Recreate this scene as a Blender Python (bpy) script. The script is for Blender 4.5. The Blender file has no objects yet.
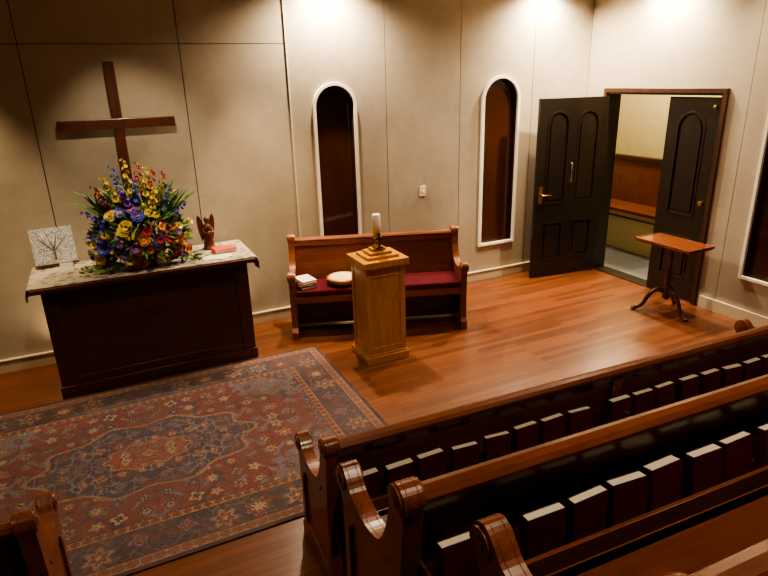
import bpy, bmesh, math, random
from mathutils import Vector, Matrix
random.seed(7)
SC=bpy.context.scene
COL=SC.collection

# ------------------------------------------------------------------ materials
def srgb(r,g,b):
    f=lambda c:(c/255/12.92) if c/255<=0.04045 else ((c/255+0.055)/1.055)**2.4
    return (f(r),f(g),f(b),1)
def newmat(name):
    m=bpy.data.materials.new(name); m.use_nodes=True
    nt=m.node_tree; b=nt.nodes["Principled BSDF"]
    return m,nt,b
def noise_mat(name,c1,c2,scale=8,rough=.6,metal=0,bump=0.0,detail=5,stretch=(1,1,1),rr=None,spec=.5):
    m,nt,b=newmat(name)
    tc=nt.nodes.new("ShaderNodeTexCoord"); mp=nt.nodes.new("ShaderNodeMapping")
    mp.inputs['Scale'].default_value=stretch
    n=nt.nodes.new("ShaderNodeTexNoise"); n.inputs['Scale'].default_value=scale; n.inputs['Detail'].default_value=detail
    cr=nt.nodes.new("ShaderNodeValToRGB"); cr.color_ramp.elements[0].position=.3; cr.color_ramp.elements[1].position=.7
    cr.color_ramp.elements[0].color=c1; cr.color_ramp.elements[1].color=c2
    L=nt.links.new
    L(tc.outputs['Object'],mp.inputs[0]); L(mp.outputs[0],n.inputs['Vector']); L(n.outputs[0],cr.inputs[0]); L(cr.outputs[0],b.inputs['Base Color'])
    b.inputs['Roughness'].default_value=rough; b.inputs['Metallic'].default_value=metal
    b.inputs['Specular IOR Level'].default_value=spec
    if bump>0:
        bp=nt.nodes.new("ShaderNodeBump"); bp.inputs['Strength'].default_value=bump; bp.inputs['Distance'].default_value=.01
        L(n.outputs[0],bp.inputs['Height']); L(bp.outputs[0],b.inputs['Normal'])
    return m
def wood(name,c1,c2,axis='x',rough=.35,scale=6,coat=.15):
    st={'x':(.12,1,1),'y':(1,.12,1),'z':(1,1,.12)}[axis]
    m,nt,b=newmat(name); L=nt.links.new
    tc=nt.nodes.new("ShaderNodeTexCoord"); mp=nt.nodes.new("ShaderNodeMapping"); mp.inputs['Scale'].default_value=st
    n=nt.nodes.new("ShaderNodeTexNoise"); n.inputs['Scale'].default_value=scale*3; n.inputs['Detail'].default_value=8; n.inputs['Distortion'].default_value=1.2
    n2=nt.nodes.new("ShaderNodeTexNoise"); n2.inputs['Scale'].default_value=scale*18; n2.inputs['Detail'].default_value=4
    mx=nt.nodes.new("ShaderNodeMix"); mx.inputs['Factor'].default_value=.35
    cr=nt.nodes.new("ShaderNodeValToRGB"); cr.color_ramp.elements[0].position=.32; cr.color_ramp.elements[1].position=.68
    cr.color_ramp.elements[0].color=c1; cr.color_ramp.elements[1].color=c2
    L(tc.outputs['Object'],mp.inputs[0]); L(mp.outputs[0],n.inputs['Vector']); L(mp.outputs[0],n2.inputs['Vector'])
    L(n.outputs[0],mx.inputs['A']); L(n2.outputs[0],mx.inputs['B']); L(mx.outputs['Result'],cr.inputs[0]); L(cr.outputs[0],b.inputs['Base Color'])
    b.inputs['Roughness'].default_value=rough; b.inputs['Coat Weight'].default_value=coat; b.inputs['Coat Roughness'].default_value=.15
    return m
def plain(name,c,rough=.5,metal=0,emit=None,es=1,trans=0):
    m,nt,b=newmat(name)
    n=nt.nodes.new("ShaderNodeTexNoise"); n.inputs['Scale'].default_value=40
    mx=nt.nodes.new("ShaderNodeMix"); mx.data_type='RGBA'
    mx.inputs['A'].default_value=c; mx.inputs['B'].default_value=(c[0]*.8,c[1]*.8,c[2]*.8,1)
    nt.links.new(n.outputs[0],mx.inputs['Factor']); nt.links.new(mx.outputs['Result'],b.inputs['Base Color'])
    b.inputs['Roughness'].default_value=rough; b.inputs['Metallic'].default_value=metal
    if emit: b.inputs['Emission Color'].default_value=emit; b.inputs['Emission Strength'].default_value=es
    return m

M={}
def wall_material():
    m,nt,b=newmat("wall_stone_panel"); L=nt.links.new
    tc=nt.nodes.new("ShaderNodeTexCoord")
    n=nt.nodes.new("ShaderNodeTexNoise"); n.inputs['Scale'].default_value=1.1; n.inputs['Detail'].default_value=8; n.inputs['Roughness'].default_value=.6
    n2=nt.nodes.new("ShaderNodeTexNoise"); n2.inputs['Scale'].default_value=7; n2.inputs['Detail'].default_value=8; n2.inputs['Distortion'].default_value=1.0
    mx=nt.nodes.new("ShaderNodeMix"); mx.inputs['Factor'].default_value=.3
    cr=nt.nodes.new("ShaderNodeValToRGB")
    cr.color_ramp.elements[0].position=.32; cr.color_ramp.elements[1].position=.68
    cr.color_ramp.elements[0].color=srgb(160,150,134); cr.color_ramp.elements[1].color=srgb(184,174,156)
    L(tc.outputs['Object'],n.inputs['Vector']); L(tc.outputs['Object'],n2.inputs['Vector'])
    L(n.outputs[0],mx.inputs['A']); L(n2.outputs[0],mx.inputs['B']); L(mx.outputs['Result'],cr.inputs[0]); L(cr.outputs[0],b.inputs['Base Color'])
    b.inputs['Roughness'].default_value=.36; b.inputs['Metallic'].default_value=.15
    bp=nt.nodes.new("ShaderNodeBump"); bp.inputs['Strength'].default_value=.02; bp.inputs['Distance'].default_value=.01
    L(n2.outputs[0],bp.inputs['Height']); L(bp.outputs[0],b.inputs['Normal'])
    return m
def floor_material():
    m,nt,b=newmat("floor_oak_planks"); L=nt.links.new
    tc=nt.nodes.new("ShaderNodeTexCoord")
    br=nt.nodes.new("ShaderNodeTexBrick"); br.inputs['Scale'].default_value=1
    br.inputs['Brick Width'].default_value=1.1; br.inputs['Row Height'].default_value=.06
    br.inputs['Mortar Size'].default_value=.0014; br.inputs['Mortar Smooth'].default_value=.2; br.inputs['Bias'].default_value=0
    br.offset=.37; br.offset_frequency=2
    br.inputs['Color1'].default_value=srgb(120,70,42); br.inputs['Color2'].default_value=srgb(88,50,29); br.inputs['Mortar'].default_value=srgb(40,22,13)
    mp=nt.nodes.new("ShaderNodeMapping"); mp.inputs['Scale'].default_value=(1.2,16,1)
    n=nt.nodes.new("ShaderNodeTexNoise"); n.inputs['Scale'].default_value=3; n.inputs['Detail'].default_value=8; n.inputs['Distortion'].default_value=.5
    mr=nt.nodes.new("ShaderNodeMapRange"); mr.inputs['To Min'].default_value=.62; mr.inputs['To Max'].default_value=1.32
    mx=nt.nodes.new("ShaderNodeMix"); mx.data_type='RGBA'; mx.blend_type='MULTIPLY'; mx.inputs['Factor'].default_value=1
    L(tc.outputs['Object'],br.inputs['Vector']); L(tc.outputs['Object'],mp.inputs[0]); L(mp.outputs[0],n.inputs['Vector'])
    L(n.outputs[0],mr.inputs['Value']); L(br.outputs['Color'],mx.inputs['A']); L(mr.outputs[0],mx.inputs['B']); L(mx.outputs['Result'],b.inputs['Base Color'])
    b.inputs['Roughness'].default_value=.30; b.inputs['Coat Weight'].default_value=.25; b.inputs['Coat Roughness'].default_value=.18
    return m
M['wall']=wall_material(); M['floor']=floor_material()
M['groove']=plain("wall_groove",srgb(74,62,46),.8)
M['grooveL']=plain("wall_groove_trim",srgb(215,208,190),.5)
M['white']=plain("painted_trim",srgb(243,238,224),.5)
M['base']=plain("baseboard_paint",srgb(196,182,156),.5)
M['ceil']=plain("ceiling_plaster",srgb(200,190,172),.8)
M['pew']=wood("pew_mahogany",srgb(80,38,19),srgb(112,57,29),'x',.28)
M['pewend']=wood("pew_end_mahogany",srgb(100,50,25),srgb(138,75,40),'z',.32,coat=.12)
M['pewrail']=wood("pew_rail_mahogany",srgb(98,49,24),srgb(132,71,36),'x',.28)
M['pewdark']=wood("pew_back_dark",srgb(54,24,12),srgb(78,36,18),'x',.4)
M['benchw']=wood("bench_wood",srgb(98,50,26),srgb(134,76,40),'x',.35)
M['altar']=wood("altar_walnut",srgb(56,26,15),srgb(86,43,25),'x',.4)
M['cross']=wood("cross_wood",srgb(60,30,17),srgb(90,47,27),'z',.45)
M['oak']=wood("lectern_oak",srgb(164,108,24),srgb(202,142,42),'z',.35)
M['table']=wood("table_cherry",srgb(92,46,24),srgb(128,70,38),'y',.2,coat=.5)
M['tableleg']=wood("table_leg_mahogany",srgb(50,24,14),srgb(84,42,24),'z',.25)
M['door']=wood("door_ebony",srgb(18,13,11),srgb(33,24,18),'z',.35)
M['doorframe']=wood("door_casing",srgb(44,25,16),srgb(70,42,26),'z',.35)
M['glass']=noise_mat("window_dark_glass",srgb(44,24,14),srgb(70,40,24),2,.12,stretch=(1,1,.4))
M['brass']=plain("brass",srgb(200,160,80),.3,1)
M['steel']=plain("steel",srgb(200,200,200),.3,1)
M['red']=noise_mat("hymnal_cover",srgb(66,18,20),srgb(88,25,27),30,.5)
M['paper']=plain("paper",srgb(236,228,212),.8)
M['pages']=plain("hymnal_pages",srgb(240,232,214),.8)
M['cushion']=noise_mat("seat_cushion_velvet",srgb(66,20,28),srgb(84,28,36),60,.95,bump=.3,spec=.1)
M['candle']=plain("candle_wax",srgb(245,240,226),.4)
M['candle'].node_tree.nodes["Principled BSDF"].inputs['Subsurface Weight'].default_value=.3
M['carpet']=noise_mat("corridor_carpet",srgb(74,76,80),srgb(108,110,112),60,.95,bump=.3)
M['cwall']=plain("corridor_paint",srgb(214,200,152),.7)

# ------------------------------------------------------------------ mesh builder
class MB:
    def __init__(s): s.v=[]; s.f=[]; s.m=[]; s.sm=[]; s.mats=[]
    def mi(s,mat):
        if mat not in s.mats: s.mats.append(mat)
        return s.mats.index(mat)
    def add(s,vs,fs,mat,smooth=False,mtx=None):
        o=len(s.v); i=s.mi(mat)
        for v in vs:
            v=Vector(v); s.v.append(mtx@v if mtx else v)
        for f in fs: s.f.append([o+k for k in f]); s.m.append(i); s.sm.append(smooth)
    def box(s,x0,x1,y0,y1,z0,z1,mat,mtx=None):
        vs=[(x,y,z) for x in(x0,x1) for y in(y0,y1) for z in(z0,z1)]
        fs=[(0,1,3,2),(4,6,7,5),(0,4,5,1),(2,3,7,6),(0,2,6,4),(1,5,7,3)]
        s.add(vs,fs,mat,False,mtx)
    def lathe(s,prof,mat,seg=24,mtx=None,smooth=True):
        vs=[];fs=[]
        for r,z in prof:
            for k in range(seg):
                a=2*math.pi*k/seg; vs.append((r*math.cos(a),r*math.sin(a),z))
        n=len(prof)
        for i in range(n-1):
            for k in range(seg):
                k2=(k+1)%seg; fs.append((i*seg+k,i*seg+k2,(i+1)*seg+k2,(i+1)*seg+k))
        fs.append(tuple(reversed(range(seg)))); fs.append(tuple((n-1)*seg+k for k in range(seg)))
        s.add(vs,fs,mat,smooth,mtx)
    def cyl(s,p0,p1,r0,r1,mat,seg=16,smooth=True):
        p0=Vector(p0);p1=Vector(p1); d=p1-p0
        q=d.to_track_quat('Z','Y').to_matrix().to_4x4(); mtx=Matrix.Translation(p0)@q
        s.lathe([(r0,0),(r1,d.length)],mat,seg,mtx,smooth)
    def tube(s,pts,rads,mat,seg=10):
        pts=[Vector(p) for p in pts]; vs=[];fs=[]
        n=len(pts)
        up=Vector((0,0,1))
        for i,p in enumerate(pts):
            t=(pts[min(i+1,n-1)]-pts[max(i-1,0)]).normalized()
            a=t.cross(up)
            if a.length<.05: a=t.cross(Vector((0,1,0)))
            a.normalize(); b=t.cross(a).normalized(); r=rads[i] if hasattr(rads,'__len__') else rads
            for k in range(seg):
                an=2*math.pi*k/seg; vs.append(p+(a*math.cos(an)+b*math.sin(an))*r)
        for i in range(n-1):
            for k in range(seg):
                k2=(k+1)%seg; fs.append((i*seg+k,i*seg+k2,(i+1)*seg+k2,(i+1)*seg+k))
        fs.append(tuple(reversed(range(seg)))); fs.append(tuple((n-1)*seg+k for k in range(seg)))
        s.add(vs,fs,mat,True)
    def plate(s,outer,holes,t,mat,mtx):
        """2D polygon with holes in local XY, extruded z 0..t, then mtx"""
        cu=bpy.data.curves.new("tmp",'CURVE'); cu.dimensions='2D'; cu.fill_mode='BOTH'; cu.extrude=t/2
        for loop in [outer]+holes:
            sp=cu.splines.new('POLY'); sp.points.add(len(loop)-1); sp.use_cyclic_u=True
            for p,q in zip(sp.points,loop): p.co=(q[0],q[1],0,1)
        ob=bpy.data.objects.new("tmp",cu); COL.objects.link(ob)
        dg=bpy.context.evaluated_depsgraph_get(); me=bpy.data.meshes.new_from_object(ob.evaluated_get(dg))
        bm=bmesh.new(); bm.from_mesh(me); bmesh.ops.remove_doubles(bm,verts=bm.verts,dist=1e-5); bmesh.ops.recalc_face_normals(bm,faces=bm.faces); bm.to_mesh(me); bm.free()
        vs=[v.co+Vector((0,0,t/2)) for v in me.vertices]; fs=[list(p.vertices) for p in me.polygons]
        s.add(vs,fs,mat,False,mtx)
        bpy.data.objects.remove(ob); bpy.data.curves.remove(cu); bpy.data.meshes.remove(me)
    def strip(s,outer,inner,t,mat,mtx,closed=True):
        n=len(outer); vs=[(p[0],p[1],0) for p in outer]+[(p[0],p[1],0) for p in inner]+[(p[0],p[1],t) for p in outer]+[(p[0],p[1],t) for p in inner]
        fs=[]
        rng=range(n if closed else n-1)
        for i in rng:
            j=(i+1)%n
            fs+= [(2*n+i,2*n+j,3*n+j,3*n+i),(i,n+i,n+j,j),(i,j,2*n+j,2*n+i),(n+i,3*n+i,3*n+j,n+j)]
        s.add(vs,fs,mat,False,mtx)
    def obj(s,name,bevel=0,loc=(0,0,0),rot=0,seg=2,fixn=True):
        me=bpy.data.meshes.new(name); me.from_pydata(s.v,[],s.f)
        for mt in s.mats: me.materials.append(mt)
        for p,i,sm in zip(me.polygons,s.m,s.sm): p.material_index=i; p.use_smooth=sm
        if fixn:
            bm=bmesh.new(); bm.from_mesh(me); bmesh.ops.recalc_face_normals(bm,faces=bm.faces); bm.to_mesh(me); bm.free()
        me.update()
        ob=bpy.data.objects.new(name,me); COL.objects.link(ob); ob.location=loc; ob.rotation_euler=(0,0,rot)
        if bevel>0:
            b=ob.modifiers.new("bevel",'BEVEL'); b.width=bevel; b.segments=seg; b.limit_method='ANGLE'; b.angle_limit=math.radians(40)
            b.harden_normals=False
        return ob

def MT(o,ex,ey,ez):
    m=Matrix.Identity(4)
    for i,e in enumerate((ex,ey,ez)):
        for j in range(3): m[j][i]=e[j]
    for j in range(3): m[j][3]=o[j]
    return m
def rect(x0,x1,y0,y1): return [(x0,y0),(x1,y0),(x1,y1),(x0,y1)]
def arch(x0,x1,y0,y1,n=20):
    r=(x1-x0)/2; c=(x0+x1)/2; pts=[(x0,y0),(x1,y0)]
    for i in range(n+1):
        a=math.pi*i/n; pts.append((c+r*math.cos(a),y1-r+r*math.sin(a)))
    return pts

# ------------------------------------------------------------------ room shell
CH=3.6; XL=-3.4; XR=5.6; YB=5.8; YN=-2.6
backM=lambda y:MT((0,y,0),(1,0,0),(0,0,1),(0,-1,0))
W1=(2.045,2.47,.47,2.36); W2=(4.06,4.54,.46,2.38)
b=MB()
b.plate(rect(XL-.3,XR+.15,0,CH),[arch(*W1),arch(*W2)],.14,M['groove'],backM(5.96))
seams=[XL,-2.3,-1.35,-.40,.83,1.80,2.84,3.75,4.75,XR]
g=.004
for i in range(len(seams)-1):
    x0,x1=seams[i]+g,seams[i+1]-g
    holes=[]
    if x0<2.2<x1: holes=[arch(*W1)]
    if x0<4.3<x1: holes=[arch(*W2)]
    if x1<1.85:
        b.plate(rect(x0,x1,0,2.735),[],.02,M['wall'],backM(5.82)); b.plate(rect(x0,x1,2.741,CH),[],.02,M['wall'],backM(5.82))
    else: b.plate(rect(x0,x1,0,CH),holes,.02,M['wall'],backM(5.82))
b.obj("wall_back")
t=MB(); t.box(1.795,1.805,5.79,5.81,.13,CH,M['grooveL']); t.obj("trim_1")
def arched_window(name,w,mtxf,dep):
    o=MB(); x0,x1,z0,z1=w
    o.strip(arch(x0-.024,x1+.024,z0-.024,z1+.024),arch(x0+.008,x1-.008,z0+.008,z1-.008),.03,M['white'],mtxf(-.0))
    o.strip(arch(x0+.001,x1-.001,z0+.001,z1-.001),arch(x0+.018,x1-.018,z0+.018,z1-.018),.05,M['doorframe'],mtxf(dep))
    o.plate(arch(x0+.002,x1-.002,z0+.002,z1-.002),[],.01,M['glass'],mtxf(dep+.01))
    return o.obj(name,.003)
arched_window("window_1",W1,lambda d:MT((0,5.80+d,0),(1,0,0),(0,0,1),(0,-1,0)),.06)
arched_window("window_2",W2,lambda d:MT((0,5.80+d,0),(1,0,0),(0,0,1),(0,-1,0)),.06)
rightM=lambda x:MT((x,0,0),(0,1,0),(0,0,1),(-1,0,0))
D0,D1,DZ=3.97,5.45,2.18
W3=(3.0,3.48,.46,2.38)
b=MB()
notch=lambda y0,y1:[(y0,0),(D0,0),(D0,DZ),(D1,DZ),(D1,0),(y1,0),(y1,CH),(y0,CH)]
b.plate(notch(YN,5.96),[arch(*W3)],.16,M['wall'],rightM(5.78))
b.plate([(3.72,0),(D0,0),(D0,DZ),(D1,DZ),(D1,0),(YB-.001,0),(YB-.001,CH),(3.72,CH)],[],.02,M['wall'],rightM(5.62))
b.plate(rect(2.6,3.714,0,CH),[arch(*W3)],.02,M['wall'],rightM(5.62))
b.plate(rect(YN,2.594,0,CH),[],.02,M['wall'],rightM(5.62))
b.obj("wall_right")
arched_window("window_3",W3,lambda d:MT((5.60+d,0,0),(0,1,0),(0,0,1),(-1,0,0)),.06)
b=MB(); b.box(XL-.2,XL,YN,6,0,CH,M['wall']); b.obj("wall_left")
b=MB(); b.box(XL-.2,6,YN-.2,YN,0,CH,M['wall']); b.obj("wall_rear")
b=MB(); b.box(XL-.2,8.2,YN-.2,8,CH,CH+.1,M['ceil']); b.obj("ceiling")
b=MB(); b.box(XL-.2,5.78,YN-.2,6,-.1,0,M['floor']); b.obj("floor")
S2,S3=.48,.76
b=MB(); b.box(XL,XR,YN,1.76,0,S2,M['floor']); b.obj("floor_riser",.01)
b=MB(); b.box(XL,XR,YN,1.00,S2,S3,M['floor']); b.obj("floor_riser.001",.01)
b=MB(); b.box(XL,XR-.02,5.775,5.80,0,.11,M['base']); b.box(XL,XR-.02,5.765,5.80,.11,.125,M['base']); b.obj("baseboard_back",.003)
b=MB(); b.box(5.575,5.60,2.0,D0-.09,0,.13,M['base']); b.box(5.575,5.60,D1+.09,YB-.03,0,.13,M['base']); b.obj("baseboard_right",.003)

# door casing
b=MB()
cw=.05
b.strip([(D0-cw,0),(D0-cw,DZ+cw),(D1+cw,DZ+cw),(D1+cw,0)],[(D0,0),(D0,DZ),(D1,DZ),(D1,0)],.03,M['doorframe'],rightM(5.60),closed=False)
b.strip([(D0-.001,0),(D0-.001,DZ+.001),(D1+.001,DZ+.001),(D1+.001,0)],[(D0+.02,0),(D0+.02,DZ-.02),(D1-.02,DZ-.02),(D1-.02,0)],.20,M['door'],rightM(5.79),closed=False)
b.box(5.60,5.79,D0+.02,D1-.02,0,.012,M['door'])
b.obj("door_casing",.004)

def leaf(o,w,h,panels,mtx):
    o.plate(rect(0,w,0,h),[],.021,M['door'],mtx@Matrix.Translation((0,0,.012)))
    for z in (0,.033):
        o.plate(rect(0,w,0,h),[p for p in panels],.012,M['door'],mtx@Matrix.Translation((0,0,z)))
    for p in panels:
        cy=(max(q[1] for q in p)+min(q[1] for q in p))/2
        hw=(max(q[0] for q in p)-min(q[0] for q in p))/2; hh=(max(q[1] for q in p)-min(q[1] for q in p))/2
        cx=(max(q[0] for q in p)+min(q[0] for q in p))/2
        def sc(d): return [(cx+(q[0]-cx)*(hw-d)/hw, cy+(q[1]-cy)*(hh-d)/hh) for q in p]
        for z in (.033,-.006):
            o.strip(sc(-.008),sc(.012),.018,M['door'],mtx@Matrix.Translation((0,0,z)))
        o.plate(sc(.04),[],.044,M['door'],mtx@Matrix.Translation((0,0,.0005)))
LW=.93; LH=2.13
d=MB()
hx,hy=5.575,5.44; ex=Vector((4.70-hx,5.55-hy,0)).normalized()
ez=Vector((ex.y,-ex.x,0)); 
if ez.y>0: ez=-ez
mt=MT((hx,hy,.012),ex,(0,0,1),ez)
pn=[arch(.12,.40,.92,1.98),arch(.53,.81,.92,1.98),rect(.12,.40,.22,.68),rect(.53,.81,.22,.68)]
leaf(d,LW,LH,pn,mt)
P=lambda x,y,z:mt@Vector((x,y,z))
d.add([P(.84,.93,.046),P(.89,.93,.046),P(.89,1.13,.046),P(.84,1.13,.046),P(.84,.93,.052),P(.89,.93,.052),P(.89,1.13,.052),P(.84,1.13,.052)],
      [(0,1,2,3),(4,5,6,7),(0,1,5,4),(1,2,6,5),(2,3,7,6),(3,0,4,7)],M['brass'])
d.tube([P(.865,1.03,.05),P(.865,1.03,.09),P(.82,1.03,.095),P(.74,1.025,.09)],[.012,.012,.009,.008],M['brass'])
d.tube([P(.465,1.15,.045),P(.465,1.16,.07),P(.465,1.38,.07),P(.465,1.39,.045)],.008,M['steel'])
d.obj("door_1",.002)
d=MB()
mt=MT((5.655,D0+.022,.014),(0,1,0),(0,0,1),(-1,0,0))
leaf(d,.60,LH,[arch(.14,.46,.92,1.98),rect(.14,.46,.22,.68)],mt)
P=lambda x,y,z:mt@Vector((x,y,z))
d.cyl(P(.05,2.04,.04),P(.05,2.04,.075),.018,.018,M['brass'])
d.cyl(P(.05,1.08,.04),P(.05,1.08,.085),.02,.026,M['brass'])
d.obj("door_2",.002)

# corridor beyond the door
b=MB(); b.box(5.78,8.2,2.5,8,-.1,0,M['carpet']); b.obj("floor_corridor")
b=MB(); b.box(8.0,8.2,2.5,8,0,CH,M['cwall']); b.obj("wall_corridor_far")
b=MB(); b.box(5.78,8.2,7.9,8.1,0,CH,M['cwall']); b.obj("wall_corridor_end")
b=MB(); b.box(5.78,8.2,2.4,2.5,0,CH,M['cwall']); b.obj("wall_corridor_near")
b=MB(); b.box(6.6,6.7,4.6,7.4,0,.46,M['cwall']); b.box(6.58,6.72,4.6,7.4,.46,.49,M['doorframe']); b.obj("wall_corridor_half",.004)
b=MB()
b.box(7.55,7.6,4.6,7.6,.40,1.12,M['benchw']); b.box(7.52,7.63,4.6,7.6,1.10,1.17,M['pewdark']); b.box(7.05,7.56,4.6,7.6,.40,.45,M['benchw'])
for y in (4.6,7.55): b.box(7.05,7.6,y,y+.05,0,.65,M['pewdark'])
b.obj("corridor_bench",.006)

# ------------------------------------------------------------------ pews
def curve_pts(ctrl,n=8):
    out=[]
    for i in range(len(ctrl)-1):
        p0=Vector(ctrl[max(i-1,0)]);p1=Vector(ctrl[i]);p2=Vector(ctrl[i+1]);p3=Vector(ctrl[min(i+2,len(ctrl)-1)])
        for k in range(n):
            t=k/n
            out.append(tuple(.5*((2*p1)+(-p0+p2)*t+(2*p0-5*p1+4*p2-p3)*t*t+(-p0+3*p1-3*p2+p3)*t**3)))
    out.append(tuple(ctrl[-1])); return out
TOP0=[(-.05,.87),(-.062,.90),(-.05,.935),(-.015,.95),(.02,.935),(.035,.90),(.045,.83),(.075,.75),(.13,.685),(.21,.65),(.31,.642),(.40,.665),(.44,.70),(.485,.72),(.525,.71),(.545,.68),(.54,.645),(.515,.615),(.50,.58),(.495,.52)]
TOP=[(y if y<.1 else .1+(y-.1)*.91, z if z>.75 else (z-.035*min(1,(.78-z)/.08))) for y,z in TOP0]
def pew_end(o,x0,th,mat):
    prof=curve_pts(TOP,4)+[(.455,.30),(.465,.12),(.50,.08),(.50,0),(-.03,0),(-.03,.08),(-.005,.12),(-.01,.5)]
    prof=[(p[0],p[1]) for p in prof]
    m=MT((x0,0,0),(0,1,0),(0,0,1),(1,0,0))
    hole=[(.05,.14),(.41,.14),(.41,.46),(.36,.515),(.24,.53),(.12,.57),(.05,.65)]
    o.plate(prof,[hole],.014,mat,m); o.plate(prof,[],th-.028,mat,MT((x0+.014,0,0),(0,1,0),(0,0,1),(1,0,0))); o.plate(prof,[hole],.014,mat,MT((x0+th-.014,0,0),(0,1,0),(0,0,1),(1,0,0)))
    for (y,z,r) in ((-.012,.90,.045),(.459,.637,.042)):
        o.cyl((x0-.008,y,z),(x0+th+.008,y,z),r,r,mat,20)
        o.cyl((x0-.012,y,z),(x0+th+.012,y,z),r*.45,r*.45,mat,16)
HS=.97; RK=.53
def pew(name,L,loc,rot,rack=True,cushion=False,mats=None,hs=HS):
    o=MB(); wd,we,wr,dk=mats or (M['pew'],M['pewend'],M['pewrail'],M['pewdark'])
    th=.06
    pew_end(o,0,th,we); pew_end(o,L-th,th,we)
    a,bx=th,L-th
    def slab(z0,z1,y0,y1,t,mat):
        vs=[(x,y,z) for x in(a,bx) for (y,z) in ((y0,z0),(y0+t,z0),(y1+t,z1),(y1,z1))]
        o.add(vs,[(0,1,2,3),(7,6,5,4),(0,4,5,1),(1,5,6,2),(2,6,7,3),(3,7,4,0)],mat)
    slab(.30,.88,.075,-.005,.022,wd)
    slab(.83,.885,-.008,-.018,.045,wr)
    o.add([(x,y,z) for x in (a,bx) for (y,z) in ((-.035,.875),(-.038,.892),(-.025,.908),(0,.913),(.022,.906),(.034,.89),(.03,.875))],
          [(6,5,4,3,2,1,0),tuple(range(7,14))]+[(i,(i+1)%7,7+(i+1)%7,7+i) for i in range(7)],wr)
    slab(.30,.40,.05,.045,.05,wr if not rack else wd)
    o.box(a,bx,.07,.075+.02,.03,.32,dk)
    o.box(a,bx,.06,.46,.40,.44,wd); o.box(a,bx,.43,.465,.37,.44,wr)
    o.box(a,bx,.20,.225,.06,.40,dk)
    k=max(1,int(L/1.2))
    for i in range(1,k):
        x=L*i/k; o.box(x-.02,x+.02,.06,.44,0,.40,dk)
        if rack: o.box(x-.03,x+.03,-.012,.04,.3,.88,wd)
    if rack:
        o.box(a,bx,-.115,.02,RK-.015,RK,wd); o.box(a,bx,-.125,-.110,RK-.02,RK+.10,wr)
        for i in range(k+1):
            x=a+(bx-a)*i/k; o.box(max(a,x-.01),min(bx,x+.01),-.112,0.01,RK,RK+.14,wd)
    ob=o.obj(name,.005,loc,rot); ob.scale=(1,1,hs)
    return ob
def hymnals(name,L,loc,rot,seed,skip=.12,hs=HS):
    rnd=random.Random(seed); o=MB(); x=.10
    while x<L-.25:
        if rnd.random()<skip: x+=rnd.uniform(.05,.16); continue
        w=.138; h=.21; t=rnd.choice([.034,.038,.042]); 
        tilt=rnd.uniform(.02,.16); yaw=rnd.uniform(-.07,.07)
        m=Matrix.Translation((x,-.106,(RK+.002)*hs))@Matrix.Rotation(yaw,4,'Z')@Matrix.Rotation(-tilt,4,'X')
        mm=m@Matrix.Translation((0,.006,0))
        o.box(0,w,0,.003,0,h,M['red'],mm); o.box(0,w,t-.003,t,0,h,M['red'],mm); o.box(0,.004,0,t,0,h,M['red'],mm)
        o.box(.004,w-.003,.003,t-.003,.003,h-.002,M['pages'],mm)
        x+=w+rnd.uniform(.02,.055)
    return o.obj(name,.001,loc,rot)
RT=math.radians(-2.4)
rows=[((.69,2.14,0),3.40),((.565,1.16,S2),3.5),((.64,.44,S3),3.4)]
for i,(loc,L) in enumerate(rows):
    pew("church_pew" if i==0 else "church_pew.%03d"%i,L,loc,RT)
    hymnals("hymnal_row" if i==0 else "hymnal_row.%03d"%i,L,loc,RT,i+3)
pew("church_pew.003",2.4,(-2.83,2.22,0),0)
pew("church_pew.004",2.4,(-2.9,1.16,S2),0)
bm_=(M['benchw'],M['benchw'],M['benchw'],M['pewdark'])
BR=math.radians(160.5); BO=Vector((3.26,5.06,0))
pew("wooden_bench",1.74,BO,BR,rack=False,mats=bm_,hs=1)
def bench_pt(x,y,z): return BO+Matrix.Rotation(BR,3,'Z')@Vector((x,y,z))
o=MB(); o.box(.065,1.675,.10,.475,.441,.50,M['cushion']); o.obj("seat_cushion",.018,BO,BR,4)
o=MB()
for i,(dx,r_) in enumerate(((0,.1),(.01,-.05),(-.005,.15))):
    m=Matrix.Translation((dx,0,i*.028))@Matrix.Rotation(r_,4,'Z')
    cvr=M['red'] if i<2 else M['paper']
    o.box(-.075,.075,-.105,.105,0,.003,cvr,m); o.box(-.075,.075,-.105,.105,.023,.026,cvr,m); o.box(-.075,-.072,-.105,.105,0,.026,cvr,m)
    o.box(-.071,.071,-.1,.1,.003,.023,M['paper'],m)
o.obj("hymnal_stack",.001,bench_pt(1.59,.33,.503),BR+.3)
o=MB()
gold=plain("gilded_rim",srgb(190,150,70),.35,.8); cream=plain("cream_cloth",srgb(226,208,160),.8)
o.lathe([(.10,0),(.135,.01),(.15,.045),(.155,.07),(.148,.075),(.14,.07),(.135,.05)],gold,32)
o.lathe([(.138,.05),(.137,.074),(.10,.083),(.03,.086),(.001,.086)],cream,32)
for k in range(24):
    a=2*math.pi*k/24; o.cyl((.146*math.cos(a),.146*math.sin(a),.02),(.158*math.cos(a),.158*math.sin(a),.068),.006,.006,M['brass'],8)
o.obj("collection_basket",0,bench_pt(1.22,.31,.503))

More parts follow.
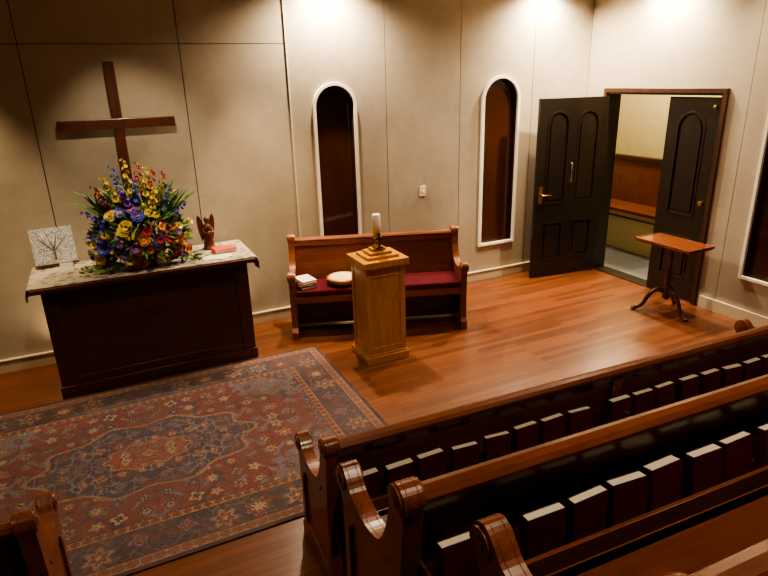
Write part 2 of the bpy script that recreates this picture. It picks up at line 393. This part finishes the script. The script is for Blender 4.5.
# ------------------------------------------------------------------ altar
b=MB()
ax0,ax1,ay0,ay1=-.55,1.05,5.0,5.62
b.box(ax0+.02,ax1-.02,ay0+.02,ay1-.02,.0,.92,M['altar'])
b.box(ax0-.012,ax1+.012,ay0-.014,ay1+.012,0,.10,M['altar'])
for x in (ax0,ax1-.11): b.box(x,x+.11,ay0,ay0+.05,.1,.92,M['altar'])
b.box(ax0+.11,ax1-.11,ay0+.004,ay0+.03,.82,.92,M['altar']); b.box(ax0+.11,ax1-.11,ay0+.004,ay0+.03,.1,.17,M['altar'])
for s_ in (ax0,ax1-.03):
    b.box(s_,s_+.03,ay1-.1,ay1,.1,.92,M['altar']); b.box(s_+.004,s_+.026,ay0+.05,ay1-.1,.82,.92,M['altar'])
b.box(ax0-.07,ax1+.07,ay0-.05,ay1+.08,.92,.955,M['altar'])
b.obj("altar_table",.006)
cl,nt,bb=newmat("altar_linen_cloth"); L=nt.links.new
tc=nt.nodes.new("ShaderNodeTexCoord"); vo=nt.nodes.new("ShaderNodeTexVoronoi"); vo.inputs['Scale'].default_value=14
wv=nt.nodes.new("ShaderNodeTexNoise"); wv.inputs['Scale'].default_value=20; wv.inputs['Distortion'].default_value=2.5
mx=nt.nodes.new("ShaderNodeMix"); mx.inputs['Factor'].default_value=.5; L(vo.outputs['Distance'],mx.inputs['A']); L(wv.outputs[0],mx.inputs['B'])
L(tc.outputs['Object'],vo.inputs['Vector']); L(tc.outputs['Object'],wv.inputs['Vector'])
cr=nt.nodes.new("ShaderNodeValToRGB"); cr.color_ramp.elements[0].position=.34; cr.color_ramp.elements[1].position=.52
cr.color_ramp.elements[0].color=srgb(112,104,90); cr.color_ramp.elements[1].color=srgb(168,160,144); L(mx.outputs['Result'],cr.inputs[0]); L(cr.outputs[0],bb.inputs['Base Color']); bb.inputs['Roughness'].default_value=.9
bb.inputs['Specular IOR Level'].default_value=.2
o=MB(); x0,x1=ax0-.085,ax1+.085
ypos=[ay0-.02+(ay1+.04-(ay0-.02))*j/20 for j in range(21)]
prof=[(x0-.012,.86),(x0-.014,.90),(x0-.004,.952),(x0+.01,.9585)]+[(x0+.01+(x1-x0-.02)*i/40,.959) for i in range(1,40)]+[(x1-.01,.9585),(x1+.004,.952),(x1+.016,.90),(x1+.014,.84)]
vs=[];fs=[]
for i,(x,z) in enumerate(prof):
    for j,y in enumerate(ypos):
        wv_=.006*math.sin(j*1.3) if z<.93 else 0
        vs.append((x+wv_,y,z))
n=len(ypos)
for i in range(len(prof)-1):
    for j in range(n-1): fs.append((i*n+j,(i+1)*n+j,(i+1)*n+j+1,i*n+j+1))
o.add(vs,fs,cl,True)
ob=o.obj("altar_cloth",0,fixn=False); sd=ob.modifiers.new("s",'SOLIDIFY'); sd.thickness=.003; sd.offset=1

b=MB(); cx=.235
b.box(cx-.042,cx+.042,5.735,5.775,1.30,2.60,M['cross']); b.box(cx-.47,cx+.47,5.73,5.77,2.055,2.14,M['cross'])
b.box(cx-.03,cx+.03,5.77,5.80,1.45,1.5,M['cross']); b.box(cx-.03,cx+.03,5.77,5.80,2.3,2.35,M['cross'])
b.obj("wall_cross",.006)

# painting
pm,nt,bb=newmat("tree_painting"); L=nt.links.new
tc=nt.nodes.new("ShaderNodeTexCoord"); n1=nt.nodes.new("ShaderNodeTexNoise"); n1.inputs['Scale'].default_value=40; n1.inputs['Detail'].default_value=8; n1.inputs['Distortion'].default_value=3
cr=nt.nodes.new("ShaderNodeValToRGB"); cr.color_ramp.elements[0].position=.38; cr.color_ramp.elements[0].color=srgb(96,98,96); cr.color_ramp.elements[1].position=.6; cr.color_ramp.elements[1].color=srgb(205,210,210)
L(tc.outputs['Object'],n1.inputs['Vector']); L(n1.outputs[0],cr.inputs[0]); L(cr.outputs[0],bb.inputs['Base Color']); bb.inputs['Roughness'].default_value=.6
trunk=plain("painting_trunk",srgb(92,86,80),.7)
o=MB(); m=Matrix.Translation((0,0,.03))@Matrix.Rotation(math.radians(-14),4,'X')
o.box(-.175,.175,0,.02,0,.33,pm,m)
o.box(-.010,.010,-.002,.0,.03,.16,trunk,m)
for sx in (-1,1):
    o.add([m@Vector(p) for p in ((0,-.002,.12),(.014*sx,-.002,.12),(.12*sx,-.002,.24),(.114*sx,-.002,.243))],[(0,1,2,3)],trunk)
    o.add([m@Vector(p) for p in ((0,-.002,.14),(.010*sx,-.002,.14),(.05*sx,-.002,.29),(.045*sx,-.002,.29))],[(0,1,2,3)],trunk)
o.box(-.18,.18,-.02,.03,.015,.03,M['altar'])
o.cyl((-.12,0,0),(-.10,.09,.33),.006,.006,M['altar'],8); o.cyl((.12,0,0),(.10,.09,.33),.006,.006,M['altar'],8); o.cyl((0,.11,0),(0,.09,.30),.006,.006,M['altar'],8)
ob=o.obj("tree_painting",0,(-.435,5.57,.965),.1); ob.scale=(.92,.92,.92)
o=MB()
m=Matrix.Rotation(math.radians(-15),4,'X'); o.box(-.05,.05,0,.002,0,.075,M['paper'],m); m=Matrix.Rotation(math.radians(25),4,'X'); o.box(-.05,.05,.028,.03,0,.072,M['paper'],Matrix.Translation((0,.02,0))@m)
o.obj("name_card",0,(-.36,5.38,.963),-.1)
# angel figurine
o=MB(); fig=wood("figurine_wood",srgb(58,26,14),srgb(96,48,26),'z',.4)
o.lathe([(.06,0),(.062,.012),(.05,.02),(.046,.06),(.034,.13),(.03,.17),(.036,.20),(.03,.225),(.012,.238),(.012,.245)],fig,20)
o.lathe([(.004,.24),(.018,.248),(.025,.268),(.022,.288),(.008,.302)],fig,16)
for s_ in (-1,1):
    w=[(.012*s_,.19),(.03*s_,.25),(.05*s_,.30),(.068*s_,.315),(.08*s_,.28),(.078*s_,.21),(.065*s_,.13),(.05*s_,.07),(.035*s_,.10),(.02*s_,.14)]
    if s_<0: w=w[::-1]
    o.plate(w,[],.012,fig,MT((0,.035,0),(1,0,0),(0,0,1),(0,-1,0)))
    o.tube([(.032*s_,0,.20),(.045*s_,-.02,.16),(.02*s_,-.05,.16),(0,-.055,.17)],[.012,.011,.009,.008],fig,10)
o.obj("angel_figurine",0,(.82,5.46,.963),.15)
o=MB(); rd=noise_mat("red_book_cover",srgb(200,48,42),srgb(222,78,66),20,.5)
o.box(-.10,.10,-.07,.07,0,.004,rd); o.box(-.10,.10,-.07,.07,.034,.038,rd); o.box(-.10,-.096,-.07,.07,0,.038,rd); o.box(-.096,.096,-.066,.066,.004,.034,M['paper'])
o.obj("prayer_book",.001,(.92,5.30,.963),.1)
o=MB(); o.box(-.09,.12,-.05,.05,0,.003,M['paper']); o.box(-.06,.15,-.03,.07,.003,.006,M['paper'],Matrix.Rotation(.2,4,'Z')); o.obj("service_papers",0,(.80,5.12,.963),-.2)

# ------------------------------------------------------------------ flowers
def fm(n,c): return noise_mat(n,tuple(x*.8 for x in c[:3])+(1,),c,30,.6)
FY=fm("petal_yellow",srgb(250,224,90)); FB=fm("petal_blue",srgb(100,112,220)); FR=fm("petal_red",srgb(195,48,66)); FO=fm("petal_orange",srgb(240,150,70))
FP=fm("petal_pink",srgb(225,135,155)); FV=fm("petal_violet",srgb(150,100,190)); FW=fm("petal_cream",srgb(248,238,210)); FC=fm("flower_center",srgb(90,50,20)); FG=fm("leaf_green",srgb(110,150,72)); FG2=fm("leaf_dark_green",srgb(70,112,58)); FS=fm("stem_green",srgb(105,140,70))
o=MB()
def blossom(c,d,r,mat,np_=8,cup=.35,cen=FC):
    d=Vector(d).normalized(); q=d.to_track_quat('Z','Y').to_matrix().to_4x4(); m=Matrix.Translation(c)@q@Matrix.Rotation(random.random()*6,4,'Z')
    for layer,(rs,cu,off) in enumerate(((1,cup,0),(.72,cup+.35,.4))):
        for k in range(np_):
            a=2*math.pi*(k+off)/np_; rr=r*rs; w=rr*math.sin(math.pi/np_)*1.15
            mm=m@Matrix.Rotation(a,4,'Z')
            pts=[(.08*rr,0,0),(.5*rr,-w,.5*rr*cu*.7),(.55*rr,0,.5*rr*cu*.45),(.5*rr,w,.5*rr*cu*.7),(.9*rr,-w*.7,rr*cu),(.92*rr,w*.7,rr*cu),(1.05*rr,0,rr*cu*.8)]
            o.add(pts,[(0,1,2),(0,2,3),(1,4,2),(2,5,3),(2,4,6),(2,6,5)],mat,True,mm)
    o.lathe([(r*.22,0),(r*.25,r*.12),(r*.15,r*.22),(.001,r*.25)],cen,8,m)
def leafq(c,d,l,w,mat):
    d=Vector(d).normalized(); q=d.to_track_quat('Z','Y').to_matrix().to_4x4(); m=Matrix.Translation(c)@q@Matrix.Rotation(random.random()*6,4,'Z')
    pts=[(0,0,0),(-w,0.0,l*.35),(0,-w*.4,l*.4),(w,0,l*.35),(-w*.7,l*.08,l*.75),(0,l*.02,l*.75),(w*.7,l*.08,l*.75),(0,l*.2,l)]
    o.add(pts,[(0,1,2),(0,2,3),(1,4,5,2),(2,5,6,3),(4,7,5),(5,7,6)],mat,True,m)
FC0=Vector((.24,5.21,1.20))
o.lathe([(.09,0),(.11,.02),(.13,.10),(.135,.14),(.12,.14)],M['altar'],20,Matrix.Translation((.24,5.21,.966)))
pal=[FY,FY,FY,FO,FO,FP,FR,FR,FV,FW,FB,FB,FB,FY]
for i in range(215):
    th=random.uniform(0,2*math.pi); ph=random.uniform(-.75,1.45)
    dr=Vector((math.cos(th)*math.cos(ph),math.sin(th)*math.cos(ph),math.sin(ph)))
    if dr.y>.5: dr.y=-dr.y
    rad=Vector((.38,.20,.27)); k=random.uniform(.72,1.14)
    c=FC0+Vector((dr.x*rad.x*k,dr.y*rad.y*k,dr.z*rad.z*k))
    if c.z<1.0: c.z=1.0+random.random()*.04
    r_=random.choice([random.uniform(.020,.032)]*2+[random.uniform(.032,.046)]*2+[.052])
    blossom(c,dr+Vector((-.05,-.5,.3)),r_,random.choice(pal),random.choice([6,8,10]),random.uniform(.15,.6),random.choice([FC,FC,FY]))
for i in range(640):
    th=random.uniform(0,2*math.pi); ph=random.uniform(-.6,1.5)
    dr=Vector((math.cos(th)*math.cos(ph),math.sin(th)*math.cos(ph),math.sin(ph)))
    c=FC0+Vector((dr.x*.29,dr.y*.15,dr.z*.22))
    if c.z<.99: c.z=.99
    leafq(c,dr+Vector((random.uniform(-.3,.3),-.1,.2 if c.z>1.02 else .3)),random.uniform(.08,.15),random.uniform(.01,.02),random.choice([FG,FG2,FG]))
def spike(base,tip,mat,n,r0,r1):
    base=Vector(base);tip=Vector(tip)
    o.tube([base,(base+tip)/2+Vector((0,-.01,.01)),tip],[.004,.003,.002],FS,6)
    for i in range(n):
        t=.3+.7*i/n; p=base.lerp(tip,t); a=i*2.4
        dd=Vector((math.cos(a),math.sin(a),.5)); r=r0+(r1-r0)*(t-.3)/.7
        blossom(p+dd*.014,dd,r,mat,5,.6,FY if mat is not FY else FC)
spikes=[((.18,5.2,1.4),(.10,5.15,1.82),FB),((.22,5.2,1.4),(.20,5.18,1.87),FY),((.26,5.2,1.4),(.30,5.16,1.83),FR),((.3,5.2,1.4),(.42,5.15,1.76),FR),((.15,5.2,1.4),(.02,5.12,1.74),FY),
        ((.12,5.2,1.3),(-.06,5.10,1.68),FR),((.35,5.2,1.3),(.54,5.12,1.62),FB),((.38,5.2,1.25),(.64,5.12,1.48),FB),((.1,5.2,1.25),(-.16,5.12,1.48),FB),((.24,5.15,1.4),(.25,5.05,1.72),FB),
        ((.2,5.15,1.4),(.13,5.05,1.66),FV),((.33,5.15,1.35),(.40,5.05,1.64),FY),((.38,5.18,1.15),(.66,5.08,1.22),FY),((.1,5.18,1.12),(-.17,5.05,1.16),FW),((.3,5.18,1.4),(.36,5.14,1.80),FY),((.36,5.2,1.3),(.50,5.2,1.74),FR),
        ((.2,5.2,1.4),(-.04,5.16,1.60),FB),((.3,5.2,1.4),(.58,5.16,1.58),FY)]
for s_ in spikes: spike(*s_,13,.028,.012)
for i in range(90):
    x=random.uniform(-.18,.68); c=Vector((.24+(x-.24)*.5,5.2,1.32))
    leafq(c,Vector((x-.24,random.uniform(-.2,.1),.5)),random.uniform(.24,.42),.008,random.choice([FG,FS]))
for s_ in (-1,1):
    for j in range(4):
        b0=Vector((.24+s_*.16,5.12+j*.03,1.0)); e0=Vector((.24+s_*random.uniform(.35,.47),5.02+j*.06,.988))
        o.tube([b0,(b0+e0)/2+Vector((0,0,.03)),e0],.003,FS,5)
        for k in range(10):
            p=b0.lerp(e0,k/9)+Vector((0,0,.012)); leafq(p,Vector((s_*.6,random.uniform(-1,1),.25)),.05,.012,random.choice([FG,FG2]))
for v in o.v:
    if v.z<.966: v.z=.966
o.obj("flower_arrangement",0,fixn=False)

# ------------------------------------------------------------------ lectern
o=MB(); lx0,lx1,ly0,ly1=1.90,2.26,4.34,4.66
K=M['oak']
o.box(lx0+.004,lx1-.004,ly0+.004,ly1-.004,.0,.90,K)
o.box(lx0-.025,lx1+.025,ly0-.025,ly1+.025,0,.07,K); o.box(lx0-.014,lx1+.014,ly0-.014,ly1+.014,.07,.09,K)
for px in (lx0-.006,lx1-.05+.006):
    for py in (ly0-.006,ly1-.05+.006): o.box(px,px+.05,py,py+.05,.09,.88,K)
for (z0,z1) in ((.09,.15),(.80,.88)):
    o.box(lx0+.044,lx1-.044,ly0-.003,ly1+.003,z0,z1,K); o.box(lx0-.003,lx1+.003,ly0+.044,ly1-.044,z0,z1,K)
o.box(lx0-.02,lx1+.02,ly0-.02,ly1+.02,.87,.89,K); o.box(lx0-.035,lx1+.035,ly0-.035,ly1+.035,.89,.95,K)
for i,(d_,z) in enumerate(((.03,.95),(.075,.975),(.115,1.0))):
    o.box(lx0+d_,lx1-d_,ly0+d_,ly1-d_,z,z+.025,K)
o.obj("pedestal_stand",.005)
o=MB(); c=Vector((2.08,4.50,1.026))
o.lathe([(.045,0),(.045,.008),(.02,.016),(.012,.03),(.01,.06),(.028,.085),(.04,.092),(.04,.098)],M['brass'],24)
dkm=plain("bronze",srgb(90,62,34),.35,.7)
o.box(-.008,.008,-.06,-.044,.012,.13,dkm); o.box(-.035,.035,-.06,-.044,.075,.092,dkm); o.box(-.03,.03,-.07,-.035,0,.012,dkm)
o.lathe([(.036,.098),(.036,.285),(.031,.29),(.003,.285)],M['candle'],24)
o.cyl((0,0,.28),(0,0,.295),.0015,.001,plain("wick",srgb(30,25,20)),6)
o.obj("candle_with_stand",0,c)

# ------------------------------------------------------------------ tripod table
o=MB(); T=M['tableleg']
for (d_,z0,z1) in ((0,.735,.755),(.012,.722,.735)): o.box(-.18+d_,.18-d_,-.33+d_,.33-d_,z0,z1,M['table'])
o.strip(rect(-.18,.18,-.33,.33),rect(-.165,.165,-.315,.315),.006,M['table'],Matrix.Translation((0,0,.755)))
o.box(-.06,.06,-.06,.06,.69,.722,T)
o.lathe([(.05,.69),(.03,.68),(.022,.64),(.028,.60),(.02,.58),(.022,.50),(.034,.42),(.04,.36),(.034,.31),(.022,.29),(.034,.27),(.04,.25),(.042,.16),(.03,.14),(.012,.13)],T,20)
for k in range(3):
    a=math.radians(-100+120*k); dx,dy=math.cos(a),math.sin(a)
    pts=curve_pts([(.03,.22),(.10,.235),(.17,.17),(.22,.07),(.27,.03),(.31,.03)],5)
    o.tube([(dx*p[0],dy*p[0],p[1]) for p in pts],[.026-.012*i/len(pts) for i in range(len(pts))],T,10)
    m=Matrix.Translation((dx*.305,dy*.305,0)); o.lathe([(.018,0),(.028,.008),(.03,.02),(.02,.034),(.006,.038)],T,14,m)
o.obj("tripod_table",.003,(5.17,3.97,0))

o=MB(); o.box(3.235,3.305,5.788,5.80,1.14,1.255,plain("switch_plate",srgb(225,215,190),.4)); o.box(3.263,3.277,5.778,5.79,1.18,1.21,M['white']); o.obj("light_switch",.002)

# ------------------------------------------------------------------ rug
def rug():
    x0,x1,y0,y1=-1.62,1.61,2.76,4.95
    nx,ny=430,292
    W_,H_=x1-x0,y1-y0
    pal={'m':srgb(108,62,57),'n':srgb(66,62,72),'i':srgb(154,136,116),'b':srgb(100,98,108),'r':srgb(126,76,66),'d':srgb(64,50,50),'o':srgb(136,110,90),'g':srgb(98,84,76)}
    rnd=random.Random(4); hs=[[rnd.random() for _ in range(97)] for _ in range(97)]
    def h(a,b): return hs[int(a)%97][int(b)%97]
    def rosette(u,v,per,seed,bg,cols,fill=.42):
        iu,iv=math.floor(u/per),math.floor(v/per); fu,fv=(u/per-iu-.5),(v/per-iv-.5)
        k=h(iu*7+seed+3*abs(iv),iv*5+seed); k2=h(iv*11+seed,iu*3+seed)
        fu+=(k-.5)*.25; fv+=(k2-.5)*.25
        th=math.atan2(fv,fu); n=(4,6,8,5)[int(k*4)]
        r=math.hypot(fu,fv)/(.78+.22*math.cos(n*th+k*6))/(.7+.5*k2)
        c=cols
        if r<.07: return c[int(k*17)%len(c)]
        if r<.15: return c[int(k2*13)%len(c)]
        if r<.20: return 'd' if k<.5 else 'i'
        if r<.32: return c[int(k*29)%len(c)]
        if r<.36: return c[int(k2*31)%len(c)]
        return bg
    def vines(X,Y,bg,a,b):
        s=math.sin(X*31+2.2*math.sin(Y*19))+math.sin(Y*37+2.0*math.sin(X*23))
        if abs(s)<.16: return a
        if 1.55<s: return b
        return bg
    def col(X,Y):
        d=min(X,Y,W_-X,H_-Y)
        cxr,cyr=abs(X-W_/2),abs(Y-H_/2)
        if d<.03: return 'd'
        if d<.038: return 'o'
        along=cxr if (min(Y,H_-Y)<min(X,W_-X)) else cyr
        if d<.095:
            t=((along/.07)%1); q=abs((d-.066)/.056)*2
            return 'r' if math.hypot((t-.5)*2.2,q)<.75 else ('g' if math.hypot((t-.5)*2,q)<.95 else 'o')
        if d<.103: return 'd'
        if d<.325:
            q=(d-.215)
            k=rosette(along,q+.11,.22,11,'n',['i','r','b','m','o'])
            if k=='n': k=vines(along*1.3,q*1.3,'n','g','m')
            return k
        if d<.333: return 'd'
        if d<.385:
            t=((along/.06)%1); q=abs((d-.36)/.025); return 'm' if math.hypot((t-.5)*2,q)<.8 else 'o'
        if d<.393: return 'd'
        ix,iy=W_/2-.393,H_/2-.393
        ang=math.atan2(cyr/.42,cxr/.72); lob=1+.07*math.cos(10*ang)
        mr_=math.hypot(cxr/.72,cyr/.42)/lob
        e=(1-cxr/ix)**2+(1-cyr/iy)**2*.55
        if e<.17*(1+.12*math.cos(9*math.atan2(1-cyr/iy,1-cxr/ix))):
            k=rosette(cxr,cyr,.11,3,'b',['i','m','n','r','o']); return vines(cxr,cyr,'b','n','g') if k=='b' else k
        if mr_<1:
            if mr_>.96: return 'o'
            if mr_<.36:
                k=rosette(cxr,cyr,.10,8,'m',['r','i','n','b','o']); return vines(cxr*1.3,cyr*1.3,'r','n','o') if k=='m' else k
            if mr_<.39: return 'o'
            k=rosette(cxr,cyr,.12,21,'n',['o','r','b','g','m']); return vines(cxr,cyr,'n','b','m') if k=='n' else k
        k=rosette(cxr,cyr,.14,2,'m',['o','n','b','n','o','g','i'])
        if k=='m': k=vines(cxr,cyr,'m','n','b')
        return k
    vs=[];fs=[]
    for j in range(ny+1):
        for i in range(nx+1): vs.append((x0+W_*i/nx,y0+H_*j/ny,.009))
    cols=[]
    for j in range(ny):
        for i in range(nx):
            a=j*(nx+1)+i; fs.append((a,a+1,a+nx+2,a+nx+1)); c=pal[col(W_*(i+.5)/nx,H_*(j+.5)/ny)]
            k=.7+.6*rnd.random(); cols.append((c[0]*k,c[1]*k,c[2]*k,1))
    m,nt,bb=newmat("persian_rug_wool"); L=nt.links.new
    at=nt.nodes.new("ShaderNodeAttribute"); at.attribute_name="Col"
    n=nt.nodes.new("ShaderNodeTexNoise"); n.inputs['Scale'].default_value=4; n.inputs['Detail'].default_value=8; n.inputs['Roughness'].default_value=.7
    tc=nt.nodes.new("ShaderNodeTexCoord"); L(tc.outputs['Object'],n.inputs['Vector'])
    mr=nt.nodes.new("ShaderNodeMapRange"); mr.inputs['From Min'].default_value=.35; mr.inputs['From Max'].default_value=.7; mr.inputs['To Min'].default_value=.15; mr.inputs['To Max'].default_value=.7
    mx=nt.nodes.new("ShaderNodeMix"); mx.data_type='RGBA'; L(n.outputs[0],mr.inputs['Value']); L(mr.outputs[0],mx.inputs['Factor']); L(at.outputs['Color'],mx.inputs['A']); mx.inputs['B'].default_value=srgb(96,78,74)
    L(mx.outputs['Result'],bb.inputs['Base Color']); bb.inputs['Roughness'].default_value=.95; bb.inputs['Specular IOR Level'].default_value=.15
    me=bpy.data.meshes.new("persian_rug"); 
    nb=len(vs); vs+= [(x0,y0,.001),(x1,y0,.001),(x1,y1,.001),(x0,y1,.001)]
    c00,c10,c11,c01=0,nx,(ny+1)*(nx+1)-1,ny*(nx+1)
    fs+=[(nb,nb+1,c10,c00),(nb+1,nb+2,c11,c10),(nb+2,nb+3,c01,c11),(nb+3,nb,c00,c01)]; cols+=[pal['d']]*4
    me.from_pydata(vs,[],fs); me.materials.append(m)
    ca=me.color_attributes.new("Col",'FLOAT_COLOR','CORNER'); buf=[]
    for p,c in zip(me.polygons,cols): buf+=list(c)*p.loop_total
    ca.data.foreach_set("color",buf)
    ob=bpy.data.objects.new("persian_rug",me); COL.objects.link(ob)
rug()

# ------------------------------------------------------------------ lighting
WARM=(1,.79,.54); GOLD=(1,.72,.42)
def unseen_spot(i,x,y,power,size=95,blend=.6,tx=0,ty=0,z=CH,color=WARM,rad=.05,drop=0):  # ceiling spot with modelled trim, above the view; some are added fill
    o=MB(); z1=-drop
    o.strip([(.09*math.cos(a*math.pi/12),.09*math.sin(a*math.pi/12)) for a in range(24)],[(.065*math.cos(a*math.pi/12),.065*math.sin(a*math.pi/12)) for a in range(24)],.012,M['white'],Matrix.Translation((0,0,-.012)))
    if drop>0:
        o.cyl((0,0,-drop+.06),(0,0,-.005),.008,.008,M['door'],8)
        o.strip([(.05*math.cos(a*math.pi/12),.05*math.sin(a*math.pi/12)) for a in range(24)],[(.045*math.cos(a*math.pi/12),.045*math.sin(a*math.pi/12)) for a in range(24)],.08,M['door'],Matrix.Translation((0,0,-drop)))
        o.lathe([(.05,0),(.045,.015),(.01,.02)],M['door'],24,Matrix.Translation((0,0,-drop+.08)))
    ob=o.obj("unseen_downlight" if i==0 else "unseen_downlight.%03d"%i,0,(x,y,z))
    l=bpy.data.lights.new("lamp",'SPOT'); l.energy=power; l.spot_size=math.radians(size); l.spot_blend=blend; l.color=color; l.shadow_soft_size=rad
    lo=bpy.data.objects.new("lamp",l); COL.objects.link(lo); lo.parent=ob; lo.location=(0,0,-.03-drop); lo.rotation_euler=(math.radians(tx),math.radians(ty),0)
# x,y,power,cone,drop,tiltx,color
specs=[(-1.15,4.9,250,56,0,15,GOLD),(.35,4.3,120,46,0,36,WARM),(1.45,4.95,270,46,0,13,GOLD),(2.2,5.60,360,155,.26,0,WARM),(3.3,4.95,60,44,0,12,GOLD),(4.85,5.60,370,155,.26,0,WARM),(5.40,4.7,400,155,.26,0,WARM),(4.5,5.0,300,46,0,9,GOLD),
       (5.3,3.4,110,95,0,0,WARM),(.1,3.9,105,90,0,0,WARM),(3.3,4.3,20,80,0,0,WARM),(1.3,.5,90,120,0,0,WARM),(3.4,.4,90,120,0,0,WARM),(-1.6,1.6,45,120,0,0,WARM),(2.0,3.1,90,40,0,28,WARM)]  # fill spots added over floor, pews and pedestal, their fixtures unseen
for i,(x,y,p_,cn,dr,tx,cc) in enumerate(specs): unseen_spot(i,x,y,p_,cn,.9,tx=tx,drop=dr,color=cc)
def uplight(name,x,y,power):
    o=MB(); o.lathe([(.05,0),(.055,.01),(.05,.09),(.045,.09),(.04,.03),(.001,.03)],M['door'],20)
    ob=o.obj(name,0,(x,y,0))
    l=bpy.data.lights.new("lamp",'SPOT'); l.energy=power; l.spot_size=math.radians(150); l.spot_blend=1; l.color=GOLD; l.shadow_soft_size=.04
    lo=bpy.data.objects.new("lamp",l); COL.objects.link(lo); lo.parent=ob; lo.location=(0,0,.10); lo.rotation_euler=(math.pi,0,0)
uplight("floor_uplight",-.35,5.705,35); uplight("floor_uplight.001",.85,5.705,35); uplight("floor_uplight.002",2.3,5.69,12)
l=bpy.data.lights.new("corridor_lamp",'POINT'); l.energy=150; l.color=(1,.80,.52); l.shadow_soft_size=.15
lo=bpy.data.objects.new("corridor_lamp",l); COL.objects.link(lo); lo.location=(7.0,6.2,3.0)
w=bpy.data.worlds.new("world"); SC.world=w; w.use_nodes=True; w.node_tree.nodes["Background"].inputs[0].default_value=(1,.85,.7,1); w.node_tree.nodes["Background"].inputs[1].default_value=.1

# ------------------------------------------------------------------ camera
H=2.4; f=590; p=math.radians(19.5); yaw=math.radians(25.4); r=math.radians(1.6)
F0=Vector((math.sin(yaw),math.cos(yaw),0)); R0=Vector((math.cos(yaw),-math.sin(yaw),0)); Z=Vector((0,0,1))
F=F0*math.cos(p)-Z*math.sin(p); U0=F0*math.sin(p)+Z*math.cos(p)
R=R0*math.cos(r)-U0*math.sin(r); U=U0*math.cos(r)+R0*math.sin(r)
cam=bpy.data.cameras.new("camera"); co=bpy.data.objects.new("camera",cam); COL.objects.link(co)
co.matrix_world=MT((0,0,H),R,U,-F); cam.sensor_width=36; cam.lens=f/768*36; cam.clip_start=.02
SC.camera=co
SC.view_settings.view_transform='AgX'
SC.view_settings.exposure=.55
try: SC.view_settings.look='AgX - Medium High Contrast'
except: pass
